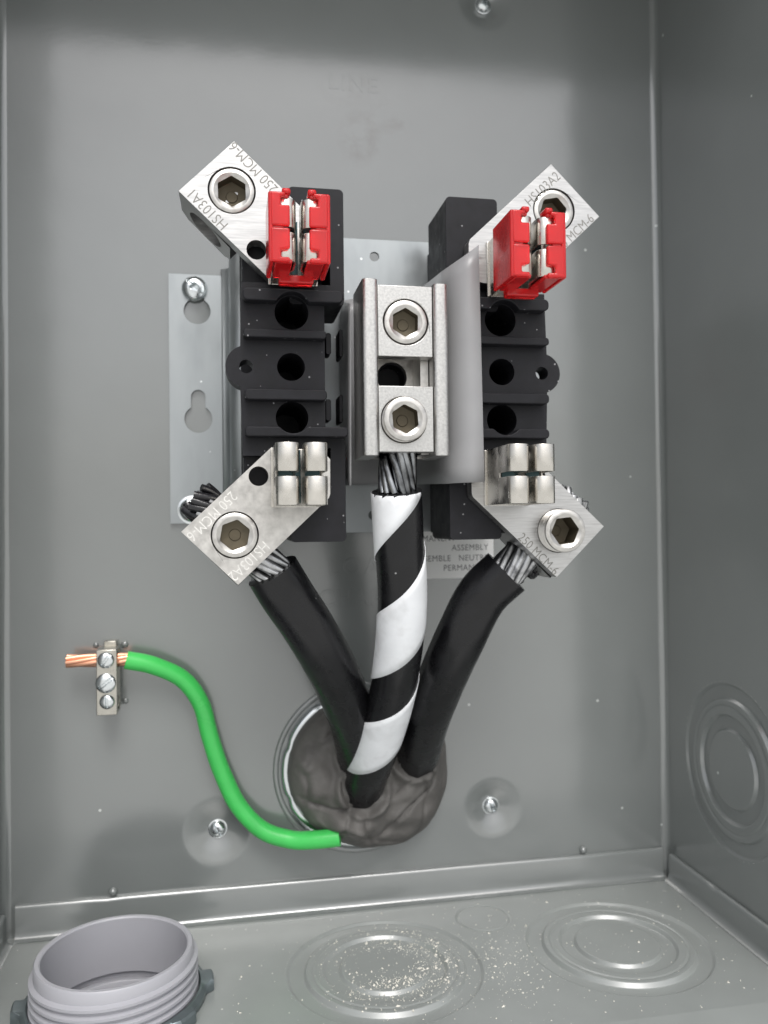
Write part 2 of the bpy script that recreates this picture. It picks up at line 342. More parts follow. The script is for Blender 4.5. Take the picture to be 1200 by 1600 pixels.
# ================================================================== screws
def screw_head(name, x, z, d, r, kind, parent=None, ang=0.0, flangew=0, m='zinc', h=None):
    h = h or r*0.55; nr_, na = 22, 56; V = []; F = []
    ca, sa = math.cos(ang), math.sin(ang)
    for j in range(nr_+1):
        q = j/nr_
        for i in range(na):
            a = 2*PI*i/na; u, v = q*math.cos(a), q*math.sin(a); uu, vv = u*ca+v*sa, -u*sa+v*ca
            hh = h*math.sqrt(max(0, 1-(q*.93)**2.6))
            if kind == 'cross':
                w_ = 0.13+0.05*(1-q); k_ = max((1-smooth01(w_*.8, w_*1.3, abs(uu)))*(1-smooth01(.52, .62, abs(vv))), (1-smooth01(w_*.8, w_*1.3, abs(vv)))*(1-smooth01(.52, .62, abs(uu))))
                hh -= k_*h*0.75
            elif kind == 'slot': hh -= (1-smooth01(.11, .17, abs(uu)))*h*0.6
            elif kind == 'square': hh -= (1-smooth01(.27, .32, max(abs(uu), abs(vv))))*h*.9+(1-smooth01(.07, .11, abs(uu)))*(1-smooth01(.8, .9, abs(vv)))*h*.35
            V.append((x+r*u, d+hh, z+r*v))
    for j in range(nr_):
        for i in range(na): F.append((j*na+i, j*na+(i+1) % na, (j+1)*na+(i+1) % na, (j+1)*na+i))
    k = len(V); prof = [(r*1.0, d+h*.36), (r*1.0, d)]
    if flangew: prof = [(r*1.0, d+h*.36), (r*1.02, d+.6), (r+flangew, d+.35), (r+flangew, d-.3)]
    v2, f2 = lathe_d(x, z, prof, na, cap1=True); V, F = join((V, F), (v2, f2))
    return obj(name, V, F, m, parent, smooth=50)
for (cx, cz, R), lb in zip(DISH, ('small zinc screw in the dimple beside the green wire', 'small zinc screw in the dimple right of the duct seal', 'zinc screw cut off at the top edge of the back wall')):
    t = screw_head('panel_screw', cx, cz, back_h(cx, cz)+0.3, 3.4, 'square', None, 0.5, flangew=1.3, h=3.0); tag(t, lb, 'screw', 'screws through the back wall')

# ================================================================== mounting bracket
XC, ZC = 146.85, 218.9
br = thing('mounting_bracket', (XC, 0, 165), 'galvanised steel mounting bracket with keyholes behind the black blocks', 'bracket')
PD = 36
for sgn in (1, -1):
    fx = lambda x: XC+sgn*(x-XC)
    x0 = 64.6; x1 = 86.3
    kx, kz = at(308, 486, 1.8); k2x, k2z = at(310, 655, 1.8)
    def keyhole(kx, kz, R, r, h):
        a0 = math.degrees(math.acos(r/R)); pts = arc(kx, kz, R, 180-a0, 360+a0, 24)
        return pts+arc(kx, kz+h, r, 0, 180, 10)
    holes = [[(fx(p[0]), p[1]) for p in keyhole(kx, kz, 5.6, 3.0, 9)], [(fx(p[0]), p[1]) for p in keyhole(k2x, k2z, 5.8, 3.0, 9.5)]]
    prism('flange', [(fx(p[0]), p[1]) for p in rect(x0, x1, 167.7, 273.2)], holes, 0.25, 1.8, 'galv', br, bevel=0)
    # riser: folded profile from flange up to plate
    pr = [(86.3, 1.0)]+[(86.3+4*math.sin(math.radians(a)), 1.0+4-4*math.cos(math.radians(a))) for a in (15, 30, 45, 60, 75, 90)]
    pr += [(90.3, PD-5-.8)]+[(90.3+5-5*math.cos(math.radians(a)), PD-5-.8+5*math.sin(math.radians(a))) for a in (15, 30, 45, 60, 75, 90)]
    V = []; F = []
    for x, d in pr: V += [(fx(x), d, 167.7), (fx(x), d, 276.0)]
    for i in range(len(pr)-1): F.append((2*i, 2*i+1, 2*i+3, 2*i+2))
    obj('riser', V, F, 'galv', br, smooth=60, solid=1.5)
hx, hz = at(585, 401, PD); h2x, h2z = at(583, 805, PD)
zt = at(600, 375, PD)[1]; zb_ = at(560, 832, PD)[1]
prism('plate', rrect(95.3, 2*XC-95.3, zb_, zt, 2), [circ(hx, hz, 1.9, 20), circ(h2x, h2z, 1.9, 20)], PD-1.5, PD, 'galv', br, bevel=0.3)
x, z = at(304, 451, 2); tag(screw_head('bracket_screw', x, z, 1.95, 5.0, 'square', None, PI/4, flangew=0.3, h=3.2), 'large pan head screw at the top keyhole of the bracket', 'screw')
x, z = at(300, 797, 2); tag(screw_head('bracket_screw', x, z, 1.95, 5.0, 'square', None, 0.2, flangew=1.0, h=3.2), 'screw low on the bracket half hidden by black strands', 'screw')

# ================================================================== black terminal blocks
def Lp(px, py, d=86):
    x, z = at(px, py, d); return XC-x, z-ZC            # offsets from the middle of the meter socket
def terminal_block(sgn, label):
    t = thing('terminal_block', (XC-sgn*37, PD, 165), label, 'terminal block', 'black terminal blocks')
    X = lambda a: XC-sgn*a
    def pr(name, out, holes, d0, d1, bevel=0.4, parent=t, **k):
        return prism(name, [(X(a), ZC+b_) for a, b_ in out], [[(X(a), ZC+b_) for a, b_ in h] for h in holes], d0, d1, 'black', parent, bevel=bevel, **k)
    al, _ = Lp(379, 573); ar, _ = Lp(510, 573)
    hA = Lp(456, 487, 83)+(5.7,); hB = Lp(455, 573, 82)+(4.7,); hC = Lp(457, 652, 83)+(5.5,)
    hs_ = [circ(a, b_, r, 28) for a, b_, r in (hA, hB, hC)]
    ea, eb = Lp(386, 573, 81)
    slab = [(ar, -29), (al, -29)]+[p for p in arc(ea, eb, 7.1, -90, 90, 20) if p[0] > al]+[(al, 29), (ar, 29)]
    pr('body', slab, hs_+[circ(ea+.3, eb, 2.3, 20)], 73, 81.5, 0)
    pr('core', rect(ar+.2, al-4.5, -29, 29), hs_, 46, 72.9, 0)
    pr('base', rect(ar-4, al, -56, 56), [], PD+.1, 45.9, .3)
    def rib(y0, y1, x0, x1, notch=None, d0=80, d1=86.5):
        a1, z1 = Lp(x0, y0); a0, z0 = Lp(x1, y1); r = (z1-z0)/2*.8
        out = rrect(a0, a1, z0, z1, r, 4)
        if notch:                                      # the drilled hole bites into the rib
            a, b_, R = notch; new = []
            for i, p in enumerate(out):
                q = out[(i+1) % len(out)]; n_ = max(1, int(math.hypot(q[0]-p[0], q[1]-p[1])/0.7))
                for k in range(n_):
                    s = (p[0]+(q[0]-p[0])*k/n_, p[1]+(q[1]-p[1])*k/n_)
                    dx, dz = s[0]-a, s[1]-b_; D_ = math.hypot(dx, dz)
                    if D_ < R:
                        sg = math.copysign(1, dz) if abs(dz) > .3 else (1 if b_ < (z0+z1)/2 else -1)
                        s = (s[0], b_+sg*math.sqrt(max(R*R-dx*dx, 0)))
                    new.append(s)
            out = new
        pr('rib', out, [], d0, d1, .35)
    rib(449, 474, 379, 536, (hA[0], hA[1], 5.9)); rib(513, 530, 380, 510); rib(607, 626, 382, 511); rib(666, 683, 383, 544, (hC[0], hC[1], 5.7))
    # tall end walls above and below, with the pocket the jaw sits in
    for s, (x0, x1, y0, y1), pk in ((1, (450, 538, 291, 478), (492, 516, 396, 446)), (-1, (453, 541, 684, 846), (492, 517, 700, 740))):
        a1, z1 = Lp(x0, y0, 78); a0, z0 = Lp(x1, y1, 78)
        pa1, pz1 = Lp(pk[0], pk[2], 78); pa0, pz0 = Lp(pk[1], pk[3], 78)
        pr('end_wall', rrect(a0, a1, z0, z1, 1.6), [rect(pa0, pa1, pz0, pz1)], 52, 78, .5)
        pr('end_block', rect(a1+.2, al-.3, (25 if s > 0 else -43), (43 if s > 0 else -25)), [], 46, 76, .4)
    for py in (536, 640) if sgn > 0 else ():
        a0, z0 = Lp(514, py, 74); pr('snap_tab', rrect(a0-.9, a0+1.0, z0-3.8, z0+3.8, .8), [], 66, 73, .2)
        a0, z0 = Lp(535, py-4, 70); pr('snap_tab', rrect(a0-.7, a0+.6, z0-5.0, z0+5.0, .6), [], 56, 66, .2)
    return t
terminal_block(1, 'black moulded terminal block left of the neutral connector')
terminal_block(-1, 'black moulded terminal block right of the grey barrier sheet')

# ================================================================== set screws
def hexloop(cx, cz, R, d, n, a0):
    out = []
    for i in range(n):
        a = 2*PI*i/n; k = ((a-a0) % (PI/3))-PI/6; rr = R*math.cos(PI/6)/math.cos(k); out.append((cx+rr*math.cos(a), d, cz+rr*math.sin(a)))
    return out
def set_screw(parent, cx, cz, dface, prot, r=7.5, hexr=5.2, a0=0.0, depth=7, m='lugmetal_b'):
    n_ = 48; C_ = lambda R, d: [(cx+R*math.cos(2*PI*i/n_), d, cz+R*math.sin(2*PI*i/n_)) for i in range(n_)]
    top = dface+prot; loops = [C_(r*.7, top-depth-1.2), C_(r, top-depth-1.2)]
    d = dface-0.2
    while d < top-1.7: loops += [C_(r, d), C_(r-.75, d+.55), C_(r-.75, d+.75), C_(r, d+1.3)]; d += 1.5
    loops += [C_(r, top-.8), C_(r-.25, top-.3), C_(r-.9, top), C_(hexr+.75, top), C_(hexr+.35, top-.25), hexloop(cx, cz, hexr, top-.7, n_, a0)]
    V, F = loft(loops, False, False); s = obj('set_screw', V, F, m, parent, smooth=32)
    V, F = loft([hexloop(cx, cz, hexr, top-.7, n_, a0), hexloop(cx, cz, hexr*.985, top-depth, n_, a0), hexloop(cx, cz, hexr*.5, top-depth-.5, n_, a0), C_(2.0, top-depth-.5), C_(1.8, top-depth-.2)], False, True)
    obj('hex_socket', V, F, 'socket', s, smooth=32)
    return s

# ================================================================== lug connectors with their meter jaws
DL = 84.5
R2 = math.sqrt(.5); ZL = 220.35
def lug(sx, sz, label, scr, metal, jaw_px):
    t = thing('lug_connector', (XC+sx*46, 85, ZC+sz*46), label, 'lug connector', 'lug connectors at the four corners')
    loc = lambda a, b_: (XC+sx*a, ZL+sz*b_)
    out = []
    for px, py in ((283, 831), (372, 914), (514, 778), (516, 772), (516, 718), (510, 711), (434, 700), (424, 699)):
        x, z = at(px, py, DL); out.append(loc(XC-x, ZL-z))
    hx_, hz_ = at(367, 836, DL); ha, hb = XC-hx_, ZL-hz_
    mx_, mz_ = at(404, 744, DL)
    H = loc(ha, hb); Mh = loc(XC-mx_, ZL-mz_)
    prism('tang', out, [circ(*H, 7.8, 40), circ(*Mh, 3.25, 24)], DL-5.9, DL, metal, t, bevel=0.3)
    # thick clamp body with the cable bore running across it
    def f(v, w, u):                                   # v along the bar (outwards), w depth, u along the bore
        a = ha+v*R2+u*R2; b_ = hb+v*R2-u*R2; p = loc(a, b_); return (p[0], w, p[1])
    body = [(p, DL-92.5+q) for p, q in ((-11.6, 86.55), (-11.6, 74.5), (-9.0, 71.6), (8.6, 71.6), (11.4, 74.8), (11.4, 86.55))]
    V, F = prism_data(body, [circ(0, DL-13.3, 7.25, 36)], -12.65, 12.65, f)
    F = [q for q in F if not all(abs(V[i][1]-(DL-5.95)) < .01 for i in q)]      # open towards the tang, where the screw passes
    obj('clamp_body', V, F, metal, t)
    set_screw(t, H[0], H[1], DL, scr[0], a0=scr[1], depth=scr[2])
    # spring jaw
    jx, jz = at(*jaw_px, 110)
    jaw = prism('jaw', rect(jx-8.2, jx+8.2, jz-9.6, jz+9.6), [], DL+.03, DL+1.2, 'jawmetal', t, bevel=0.2)
    for s in (-1, 1):
        o_, i_ = 7.55, 1.15; rc = (o_-i_)/2; mid = (o_+i_)/2; rr = 2.6; tip = 111
        V, F = box(min(jx+s*(o_-.6), jx+s*o_), max(jx+s*(o_-.6), jx+s*o_), DL+1, 99.6, jz-9.5, jz+9.5)
        obj('leaf', V, F, 'jawmetal', jaw, bevel=.15)
        for z0, z1 in ((jz-9.5, jz-.75), (jz+.75, jz+9.5)):
            prof = [(o_, 99.4), (o_, tip-rr)]+[(o_-rr+rr*math.cos(a), tip-rr+rr*math.sin(a)) for a in (.25, .5, .75, 1.0, 1.25, PI/2)]
            prof += [(i_+rr-rr*math.cos(a), tip-rr+rr*math.sin(a)) for a in (PI/2, 1.25, 1.0, .75, .5, .25)]+[(i_, tip-rr), (i_, 102), (i_+1.2, 98)]
            V = []; F = []
            for x, d in prof: V += [(jx+s*x, d, z0), (jx+s*x, d, z1)]
            for i in range(len(prof)-1): F.append((2*i, 2*i+1, 2*i+3, 2*i+2))
            obj('finger', V, F, 'jawmetal', jaw, smooth=60, solid=.75, bevel=.2)
    V, F = join(box(jx-6.5, jx-1.9, 98, 99, jz-9, jz+9), box(jx+1.9, jx+6.5, 98, 99, jz-9, jz+9), box(jx-.9, jx+.9, DL+1.3, 94, jz-8.6, jz+8.6)); obj('spring', V, F, 'teal', jaw)
    return t, (jx, jz)
J = {}
tl, J['tl'] = lug(-1, 1, 'empty silver lug connector at the upper left with its cable bore showing', (0.0, 0.55, 5.6), 'lugmetal', (467, 361))
tr, J['tr'] = lug(1, 1, 'empty silver lug connector at the upper right behind a red cap', (0.0, 0.2, 5.6), 'lugmetal', (836, 386))
bl, J['bl'] = lug(-1, -1, 'silver lug connector clamping the left black cable', (0.7, 0.35, 3.2), 'lugmetal_b', (472, 740))
brl, J['br'] = lug(1, -1, 'silver lug connector with a protruding threaded set screw on the right cable', (6.6, 0.1, 9), 'lugmetal', (832, 740))
def ptext(parent, body, p0, p1, size, m, sx=0.85):
    """words engraved from pixel p0 towards p1 along the lug face"""
    x0, z0 = at(*p0, DL); x1, z1 = at(*p1, DL)
    text('lettering', body, x0, DL+.02, z0, size, math.degrees(math.atan2(z1-z0, x1-x0)), m, parent, sx=sx, ext=0.015, thin=-.005)
ptext(tl, '250 MCM-6', (436, 294), (374, 228), 5.0, 'engrave'); ptext(tl, 'HS103A1', (358, 351), (303, 295), 5.0, 'engrave')
ptext(tr, 'HS103A2', (828, 324), (878, 277), 5.0, 'engrave'); ptext(tr, '250 MCM-6', (871, 400), (930, 343), 4.8, 'engrave')
ptext(bl, '250 MCM-6', (361, 766), (292, 834), 5.0, 'engrave_w'); ptext(bl, 'HS103A2', (412, 844), (364, 890), 5.0, 'engrave_w')
ptext(brl, '250 MCM-6', (808, 841), (864, 898), 4.6, 'engrave')

# ================================================================== red caps over the upper jaws
def red_cap(jx, jz, label):
    t = thing('jaw_cap', (jx, 94, jz), label, 'cap', 'red caps on the upper jaws')
    hw, hz_, f0, f1 = 8.8, 10.6, 111.6, 113.4
    for s in (-1, 1):
        X = lambda x: jx+s*x
        low = [(3.0, -hz_+.1), (3.0, -hz_+1.6), (5.6, -hz_+1.6), (5.6, -hz_+3.8), (2.9, -hz_+4.2), (2.9, -.5), (3.4, -.3), (hw-.2, -.3), (hw-.2, -hz_+.1)]
        upp = [(2.9, hz_-4.0), (5.6, hz_-4.0), (5.6, hz_-1.4), (4.2, hz_-1.4), (4.2, hz_-.1), (hw-.2, hz_-.1), (hw-.2, .3), (3.4, .3), (2.9, .5)]
        for out in (low, upp): prism('front_panel', [(X(a), jz+b_) for a, b_ in out], [], f0, f1, 'red', t, bevel=.55, seg=3)
        V, F = box(min(X(5), X(hw-.3)), max(X(5), X(hw-.3)), f0-.1, f1-.7, jz-.6, jz+.6); obj('panel_bridge', V, F, 'red', t)
        # side wall with rounded corners, open at the back
        so = rrect(hw-1.0, hw+.5, -hz_, hz_, .6, 3)
        prism('side_wall', [(X(a), jz+b_) for a, b_ in so], [], 95.2, f1-.25, 'red', t, bevel=.7, seg=4)
        V, F = box(min(X(2.2), X(hw-1.4)), max(X(2.2), X(hw-1.4)), 96, f0+.6, jz-hz_, jz-hz_+1.3); obj('bottom_wall', V, F, 'red', t, bevel=.4)
        V, F = box(min(X(3.2), X(hw-1.4)), max(X(3.2), X(hw-1.4)), 96, f0+.4, jz+hz_-1.4, jz+hz_-.1); obj('top_wall', V, F, 'red', t, bevel=.4)
        V, F = box(min(X(2.6), X(5.2)), max(X(2.6), X(5.2)), 107.5, 112.8, jz+hz_-.3, jz+hz_+1.4); obj('top_tab', V, F, 'red', t, bevel=.6)
    V, F = box(jx-5.5, jx+5.5, 94.2, 99, jz-hz_-2.0, jz-hz_+.6); obj('tail', V, F, 'red', t, bevel=.5)
    return t
red_cap(*J['tl'], 'red plastic cap on the upper left jaw'); red_cap(*J['tr'], 'red plastic cap on the upper right jaw')

# ================================================================== neutral connector
nc = thing('neutral_connector', (XC, 70, 190), 'upright silver neutral connector with two hex screws in the middle', 'connector')
xl0, zt = at(566, 434, 93.5); xl1, _ = at(590, 434, 93.5); xr0, _ = at(677, 434, 93.5); xr1, zb2 = at(703, 712, 93.5)
for x0, x1, nm in ((xl0, xl1, 'rail'), (xr0, xr1, 'rail')):
    prof = rrect(x0, x1, 72, 93.6, 1.4, 4)
    zt_ = zt if x0 == xl0 else zt-.8
    prism(nm, prof, [], zb2, zt_, 'railmetal', nc, f=lambda u, v, w: (u, v, w), bevel=.2)
bhx, bhz = at(612, 590, 74); prism('back_plate', rect(xl1-.1, xr0+.1, zb2+.4, zt-.6), [circ(bhx, bhz, 5.4, 28)], 72.3, 74.3, 'lugmetal_b', nc, bevel=0)
V, F = lathe_d(bhx, bhz, [(7, 41.5), (7, 72), (5, 72.2), (4.6, 66)], 28, cap1=True); obj('standoff', V, F, 'black', nc)
bx0, bx1 = xl1+.05, xr0-.25
for (y0, y1, hp, pr_, a0, dp) in ((446, 557, (634, 503), 0.2, 0.5, 4.7), (603, 706, (631, 656), 3.2, 0.6, 5.5)):
    _, z1 = at(630, y0, 92.6); _, z0 = at(630, y1, 92.6); hx_, hz_ = at(*hp, 92.6)
    prism('clamp_block', rect(bx0, bx1, z0, z1), [circ(hx_, hz_, 7.7, 36)], 87.4, 92.6, 'railmetal', nc, bevel=.25)
    V, F = box(bx0+.6, bx1-3.2, 86.2, 87.35, z0+.3, z1-.3); obj('clamp_pad', V, F, 'lugmetal_b', nc)
    set_screw(nc, hx_, hz_, 92.6, pr_, r=7.4, hexr=4.9, a0=a0, depth=dp)
V, F = box(xr0-3.0, xr0-.3, 74.5, 85.9, zb2+1, zt-2); obj('inner_wall', V, F, 'lugmetal_b', nc)

# ================================================================== barrier sheet
cols = []
def bc(top, bottom, d, n=1):
    x0, z0 = at(*top, d); x1, z1 = at(*bottom, d); return (x0, d, z0, x1, z1)
A = bc((548, 474), (548, 759), 80); Bb = bc((532, 470), (532, 757), 40); Cc = bc((656, 452), (650, 757), 41); D1 = bc((690, 425), (694, 756), 79); D2 = bc((704, 415), (708, 755), 85.5); D3 = bc((724, 401), (730, 754), 88.8); D_ = bc((748, 383), (757, 753), 90.3)
rows = []
def sheet_pts(p, q, n_, bow=0):
    o = []
    for i in range(n_+1):
        t = i/n_; x = [p[k]+(q[k]-p[k])*t for k in range(5)]; x[0] += bow*math.sin(PI*t); x[3] += bow*.6*math.sin(PI*t); o.append(x)
    return o
rows = sheet_pts(A, Bb, 4)+sheet_pts(Bb, Cc, 4)[1:]+sheet_pts(Cc, D1, 6)[1:]+[D2, D3, D_]
V = []; F = []; nz_ = 14
for c in rows:
    for k in range(nz_+1):
        t = k/nz_; V.append((c[0]+(c[3]-c[0])*t, c[1], c[2]+(c[4]-c[2])*t))
for i in range(len(rows)-1):
    for k in range(nz_): a = i*(nz_+1)+k; F.append((a, a+1, a+nz_+2, a+nz_+1))
o = obj('barrier_sheet', V, F, 'barrier', None, smooth=50, solid=.45); tag(o, 'grey folded insulating barrier sheet around the neutral connector', 'barrier')

# ================================================================== cables
def pts3(lst): return [(at(px, py, d)[0], d, at(px, py, d)[1]) for px, py, d in lst]
CR = 8.9
def strands(parent, path, rr, n_, sr, m, turns, name='strand'):
    fr = frames(path); N_ = len(path)
    for k in range(n_):
        pp = []
        for j, p in enumerate(path):
            a = 2*PI*k/n_+turns*2*PI*j/(N_-1)+.10*math.sin(k*2.3+j*.25); pp.append(p+fr[j][1]*math.cos(a)*rr+fr[j][2]*math.sin(a)*rr)
        if name == 'strand_end': pp = pp[:len(pp)-int(rnd.random()*4)]
        V, F = tube(pp, sr*(.9+.2*rnd.random()), 8); obj(name, V, F, m, parent, smooth=60)
def lin(a, b, n_=12): return [Vector(a)+(Vector(b)-Vector(a))*i/n_ for i in range(n_+1)]
HB = {}
for key, sx, sz in (('bl', -1, -1), ('br', 1, -1)):
    hx_, hz_ = at(367, 836, DL); ha, hb = XC-hx_, ZL-hz_; HB[key] = (XC+sx*ha, ZL+sz*hb, sx)
def bore_pt(key, u):                                  # u mm from the screw axis along the bore towards the cable side
    x, z, sx = HB[key]; return (x-sx*R2*u, DL-13.3, z-R2*u)
for key, label, px in (('bl', 'plain black cable entering the left lug connector', [(450, 932, 69), (488, 990, 62), (520, 1048, 51), (546, 1110, 37), (561, 1170, 20), (568, 1215, 3)]),
                       ('br', 'plain black cable entering the right lug connector', [(752, 932, 68), (722, 990, 62), (694, 1052, 50), (667, 1122, 33), (652, 1178, 15), (646, 1208, 3)])):
    start = [bore_pt(key, 18.0 if key == 'bl' else 21.0)]
    P = spline(start+pts3(px), 12)
    t = thing('power_cable', tuple(P[-1]), label, 'cable', 'thick power cables')
    V, F = tube(P, CR+.5, 36, True, .15); obj('jacket', V, F, 'cable', t, smooth=50)
    path = lin(bore_pt(key, 24), bore_pt(key, -14), 16)
    strands(t, path, 5.5, 13, 1.35, 'strand', .35); strands(t, path, 2.8, 6, 1.4, 'strand', .3)
    tip = lin(bore_pt(key, -12.2), bore_pt(key, -19.0 if key == 'bl' else -17.2), 8)
    gm_ = 'grease' if key == 'bl' else 'strand'
    strands(t, tip, 5.6, 12, 1.45, gm_, .12, 'strand_end'); strands(t, tip, 2.6, 6, 1.4, gm_, .1, 'strand_end')
# drip of grease under the right lug
x, z = at(822, 893, 68)
V, F = [], []
for k in range(7):
    a = rnd.random()*6; q = lathe_d(x+rnd.uniform(-4, 4), z+rnd.uniform(-3, 3), [(rr*rnd.uniform(1.3, 2.6), 66+h) for rr, h in ((.3, 0), (1, .8), (1.1, 2), (.8, 3.2), (.1, 4))], 10); V, F = join((V, F), q)
o = obj('grease_blob', V, F, 'grease', t, smooth=180)
# neutral cable with the spiral of white tape
px = [(620, 767, 81), (624, 850, 77), (628, 930, 70), (624, 1010, 61), (611, 1090, 48), (588, 1170, 32), (570, 1222, 17), (562, 1262, 3)]
P = spline(pts3(px), 16)
t = thing('power_cable', tuple(P[-1]), 'black cable wrapped in a white spiral stripe entering the neutral connector', 'cable', 'thick power cables')
V, F = tube(P, CR-.25, 40, True, .1); obj('jacket', V, F, 'cable', t, smooth=50)
cum = [0]
for i in range(1, len(P)): cum.append(cum[-1]+(P[i]-P[i-1]).length)
fr = frames(P)
def on(s, a, r):
    s = max(0, min(cum[-1]-1e-3, s)); i = next(i for i in range(len(cum)-1) if cum[i+1] > s); q = (s-cum[i])/(cum[i+1]-cum[i])
    p = P[i].lerp(P[i+1], q); N = fr[i][1].lerp(fr[i+1][1], q); B = fr[i][2].lerp(fr[i+1][2], q); return p+N*math.cos(a)*r+B*math.sin(a)*r
PITCH_T = 53.0
# angle of the side that faces left of the picture, so the stripe phase can be set on it
lf = Vector((-1, 0.0, 0)); aL = math.atan2(fr[0][2].dot(lf), fr[0][1].dot(lf))
fv = Vector((0, 1, 0)); aF = math.atan2(fr[0][2].dot(fv), fr[0][1].dot(fv))
hand = 1 if ((aF-aL+PI) % (2*PI)-PI) > 0 else -1     # +1: angle grows from the left edge over the front
def tape_strip():
    # lower edge of a white band on the left side of the cable at s = S0 + k*pitch; over the front it climbs to the right
    V = []; F = []; na = 40; S0 = 22.5
    ntot = int(3.35*na); half = PITCH_T*0.56; nv = 8
    for j in range(ntot+1):
        turn = -1.2+j/na; a = aL-hand*2*PI*turn
        for k in range(nv+1):
            s = S0+PITCH_T*turn-half*(k/nv)+.35*noise.noise(Vector((turn*3, k*.2, 2)))
            ok = min(max(s, .15), cum[-1]-1); V.append(tuple(on(ok, a, CR+.05)))
    for j in range(ntot):
        for k in range(nv):
            q = (j*(nv+1)+k, j*(nv+1)+k+1, (j+1)*(nv+1)+k+1, (j+1)*(nv+1)+k)
            if len({tuple(round(c, 3) for c in V[i]) for i in q}) == 4: F.append(q)
    used = sorted({i for f in F for i in f}); ix = {i: n for n, i in enumerate(used)}
    return [V[i] for i in used], [tuple(ix[i] for i in f) for f in F]
V, F = tape_strip(); obj('white_tape', V, F, 'tape', t, smooth=60, solid=.2)
nx_, nz_2 = at(624, 712, 81)
path = lin(P[1], (nx_, 81, nz_2+20), 20)
strands(t, path, 5.4, 13, 1.35, 'strand_dark', .3); strands(t, path, 2.7, 6, 1.4, 'strand_dark', .25)

# ================================================================== duct seal and bushing at the back hub
hubx, hubz = at(562, 1196, 2); hubz -= 1
V, F = lathe_d(hubx, hubz, [(37.5, 0.1), (37.2, .7), (36.4, 1.0), (35.4, .7), (35, .1)], 72, closed=True)
rg = thing('hub_ring', (hubx, 0, hubz), 'shiny zinc bushing ring behind the duct seal on the back wall', 'ring')
obj('outer_ridge', V, F, 'paint', rg, smooth=60)
prof = [(34.0, .2), (34.2, 2.0), (33.4, 3.4), (32.2, 3.8), (30.8, 3.4), (30.2, 5.2), (29.2, 5.6), (28.2, 4.8), (27.5, .2)]
loops = []
for i in range(96):
    a = 2*PI*i/96; nt_ = 0.6*max(0, math.cos(a*9))**6
    loops.append([(hubx+(r-(nt_*1.6 if r > 31.5 else 0))*math.cos(a), d, hubz+(r-(nt_*1.6 if r > 31.5 else 0))*math.sin(a)) for r, d in prof])
V, F = loft(loops, closed=True); obj('locknut', V, F, 'ring', rg, smooth=50)
# putty: a lumpy flattened mass pressed round the cables
outl = [(455, 1245, 3), (447, 1200, 3), (462, 1150, 4), (495, 1112, 5), (540, 1100, 5), (600, 1098, 5), (658, 1108, 5), (696, 1150, 6), (702, 1195, 6), (695, 1243, 6), (674, 1286, 6), (640, 1314, 6), (592, 1325, 6), (545, 1322, 6), (502, 1304, 6), (474, 1277, 5)]
pcx, pcz = at(572, 1212, 6); NA = 150; NR = 54
ang = sorted((math.atan2(z-pcz, x-pcx), math.hypot(x-pcx, z-pcz)) for (x, z) in [at(*o_) for o_ in outl])
def rad(a):
    ks = [q[0] for q in ang]
    for i in range(len(ang)):
        a0, r0_ = ang[i]; a1, r1_ = ang[(i+1) % len(ang)]
        if i == len(ang)-1: a1 += 2*PI
        for aa in (a, a+2*PI):
            if a0 <= aa < a1:
                q = (aa-a0)/(a1-a0); q = q*q*(3-2*q); return r0_+(r1_-r0_)*q
    return ang[0][1]
HOLES = [at(568, 1232, 17)+(9.3,), at(562, 1178, 14)+(9.0,), at(648, 1178, 17)+(9.2,)]
LUMPS = [at(525, 1283, 14)+(9, 6.0), at(556, 1292, 14)+(9, 5.5), at(660, 1195, 14)+(12, 4), at(470, 1190, 10)+(10, 3.0), at(500, 1128, 10)+(9, 2.5), at(630, 1265, 14)+(16, 3.0), at(590, 1255, 16)+(10, 3.5), at(485, 1240, 10)+(8, 2.5)]
DENTS = [at(515, 1190, 12)+(8, 4.0), at(610, 1225, 14)+(5, 1.5), at(538, 1262, 14)+(3, 2.0)]
loops = []
for j in range(NR+1):
    q = j/NR; lp = []
    for i in range(NA):
        a = 2*PI*i/NA-PI; R = rad(a)*q*(1+.025*noise.noise(Vector((math.cos(a)*3, math.sin(a)*3, 7))))
        x = pcx+R*math.cos(a); z = pcz+R*math.sin(a)
        d = 3+14.5*(1-q**3.6)**.55
        nv_ = noise.noise(Vector((x/15, z/15, 3)))*4.0+noise.noise(Vector((x/7, z/7, 8)))*2.3+noise.noise(Vector((x/2.5, z/2.5, 5)))*.12
        rd = noise.noise(Vector((x/24+3, z/17, 1))); rd2 = noise.noise(Vector((x/17, z/26+9, 4))); d += (nv_-2.4*(1-min(1, abs(rd)*9))**2-1.6*(1-min(1, abs(rd2)*10))**2)*min(1, (1-q)*5)
        for lx, lz, lr, lh in LUMPS: d += lh*math.exp(-((x-lx)**2+(z-lz)**2)/(lr*.6)**2)*min(1, (1-q)*6)
        for lx, lz, lr, lh in DENTS: d -= lh*math.exp(-((x-lx)**2+(z-lz)**2)/(lr*.7)**2)
        for k, (hx_, hz_, hr) in enumerate(HOLES):
            D1 = math.hypot(x-hx_, z-hz_)
            d += 2.6*math.exp(-((D1-hr-1.3)/1.7)**2)*min(1, (1-q)*6)
        if q > .97: d = min(d, 3+(1-q)*60)
        lp.append((x, max(d, .3) if q < 1 else .3, z))
    loops.append(lp)
V, F = loft(loops[1:], True, True)
o = obj('duct_seal', V, F, 'putty', None, smooth=180); tag(o, 'lumpy grey brown duct seal putty packed round the cables', 'putty')

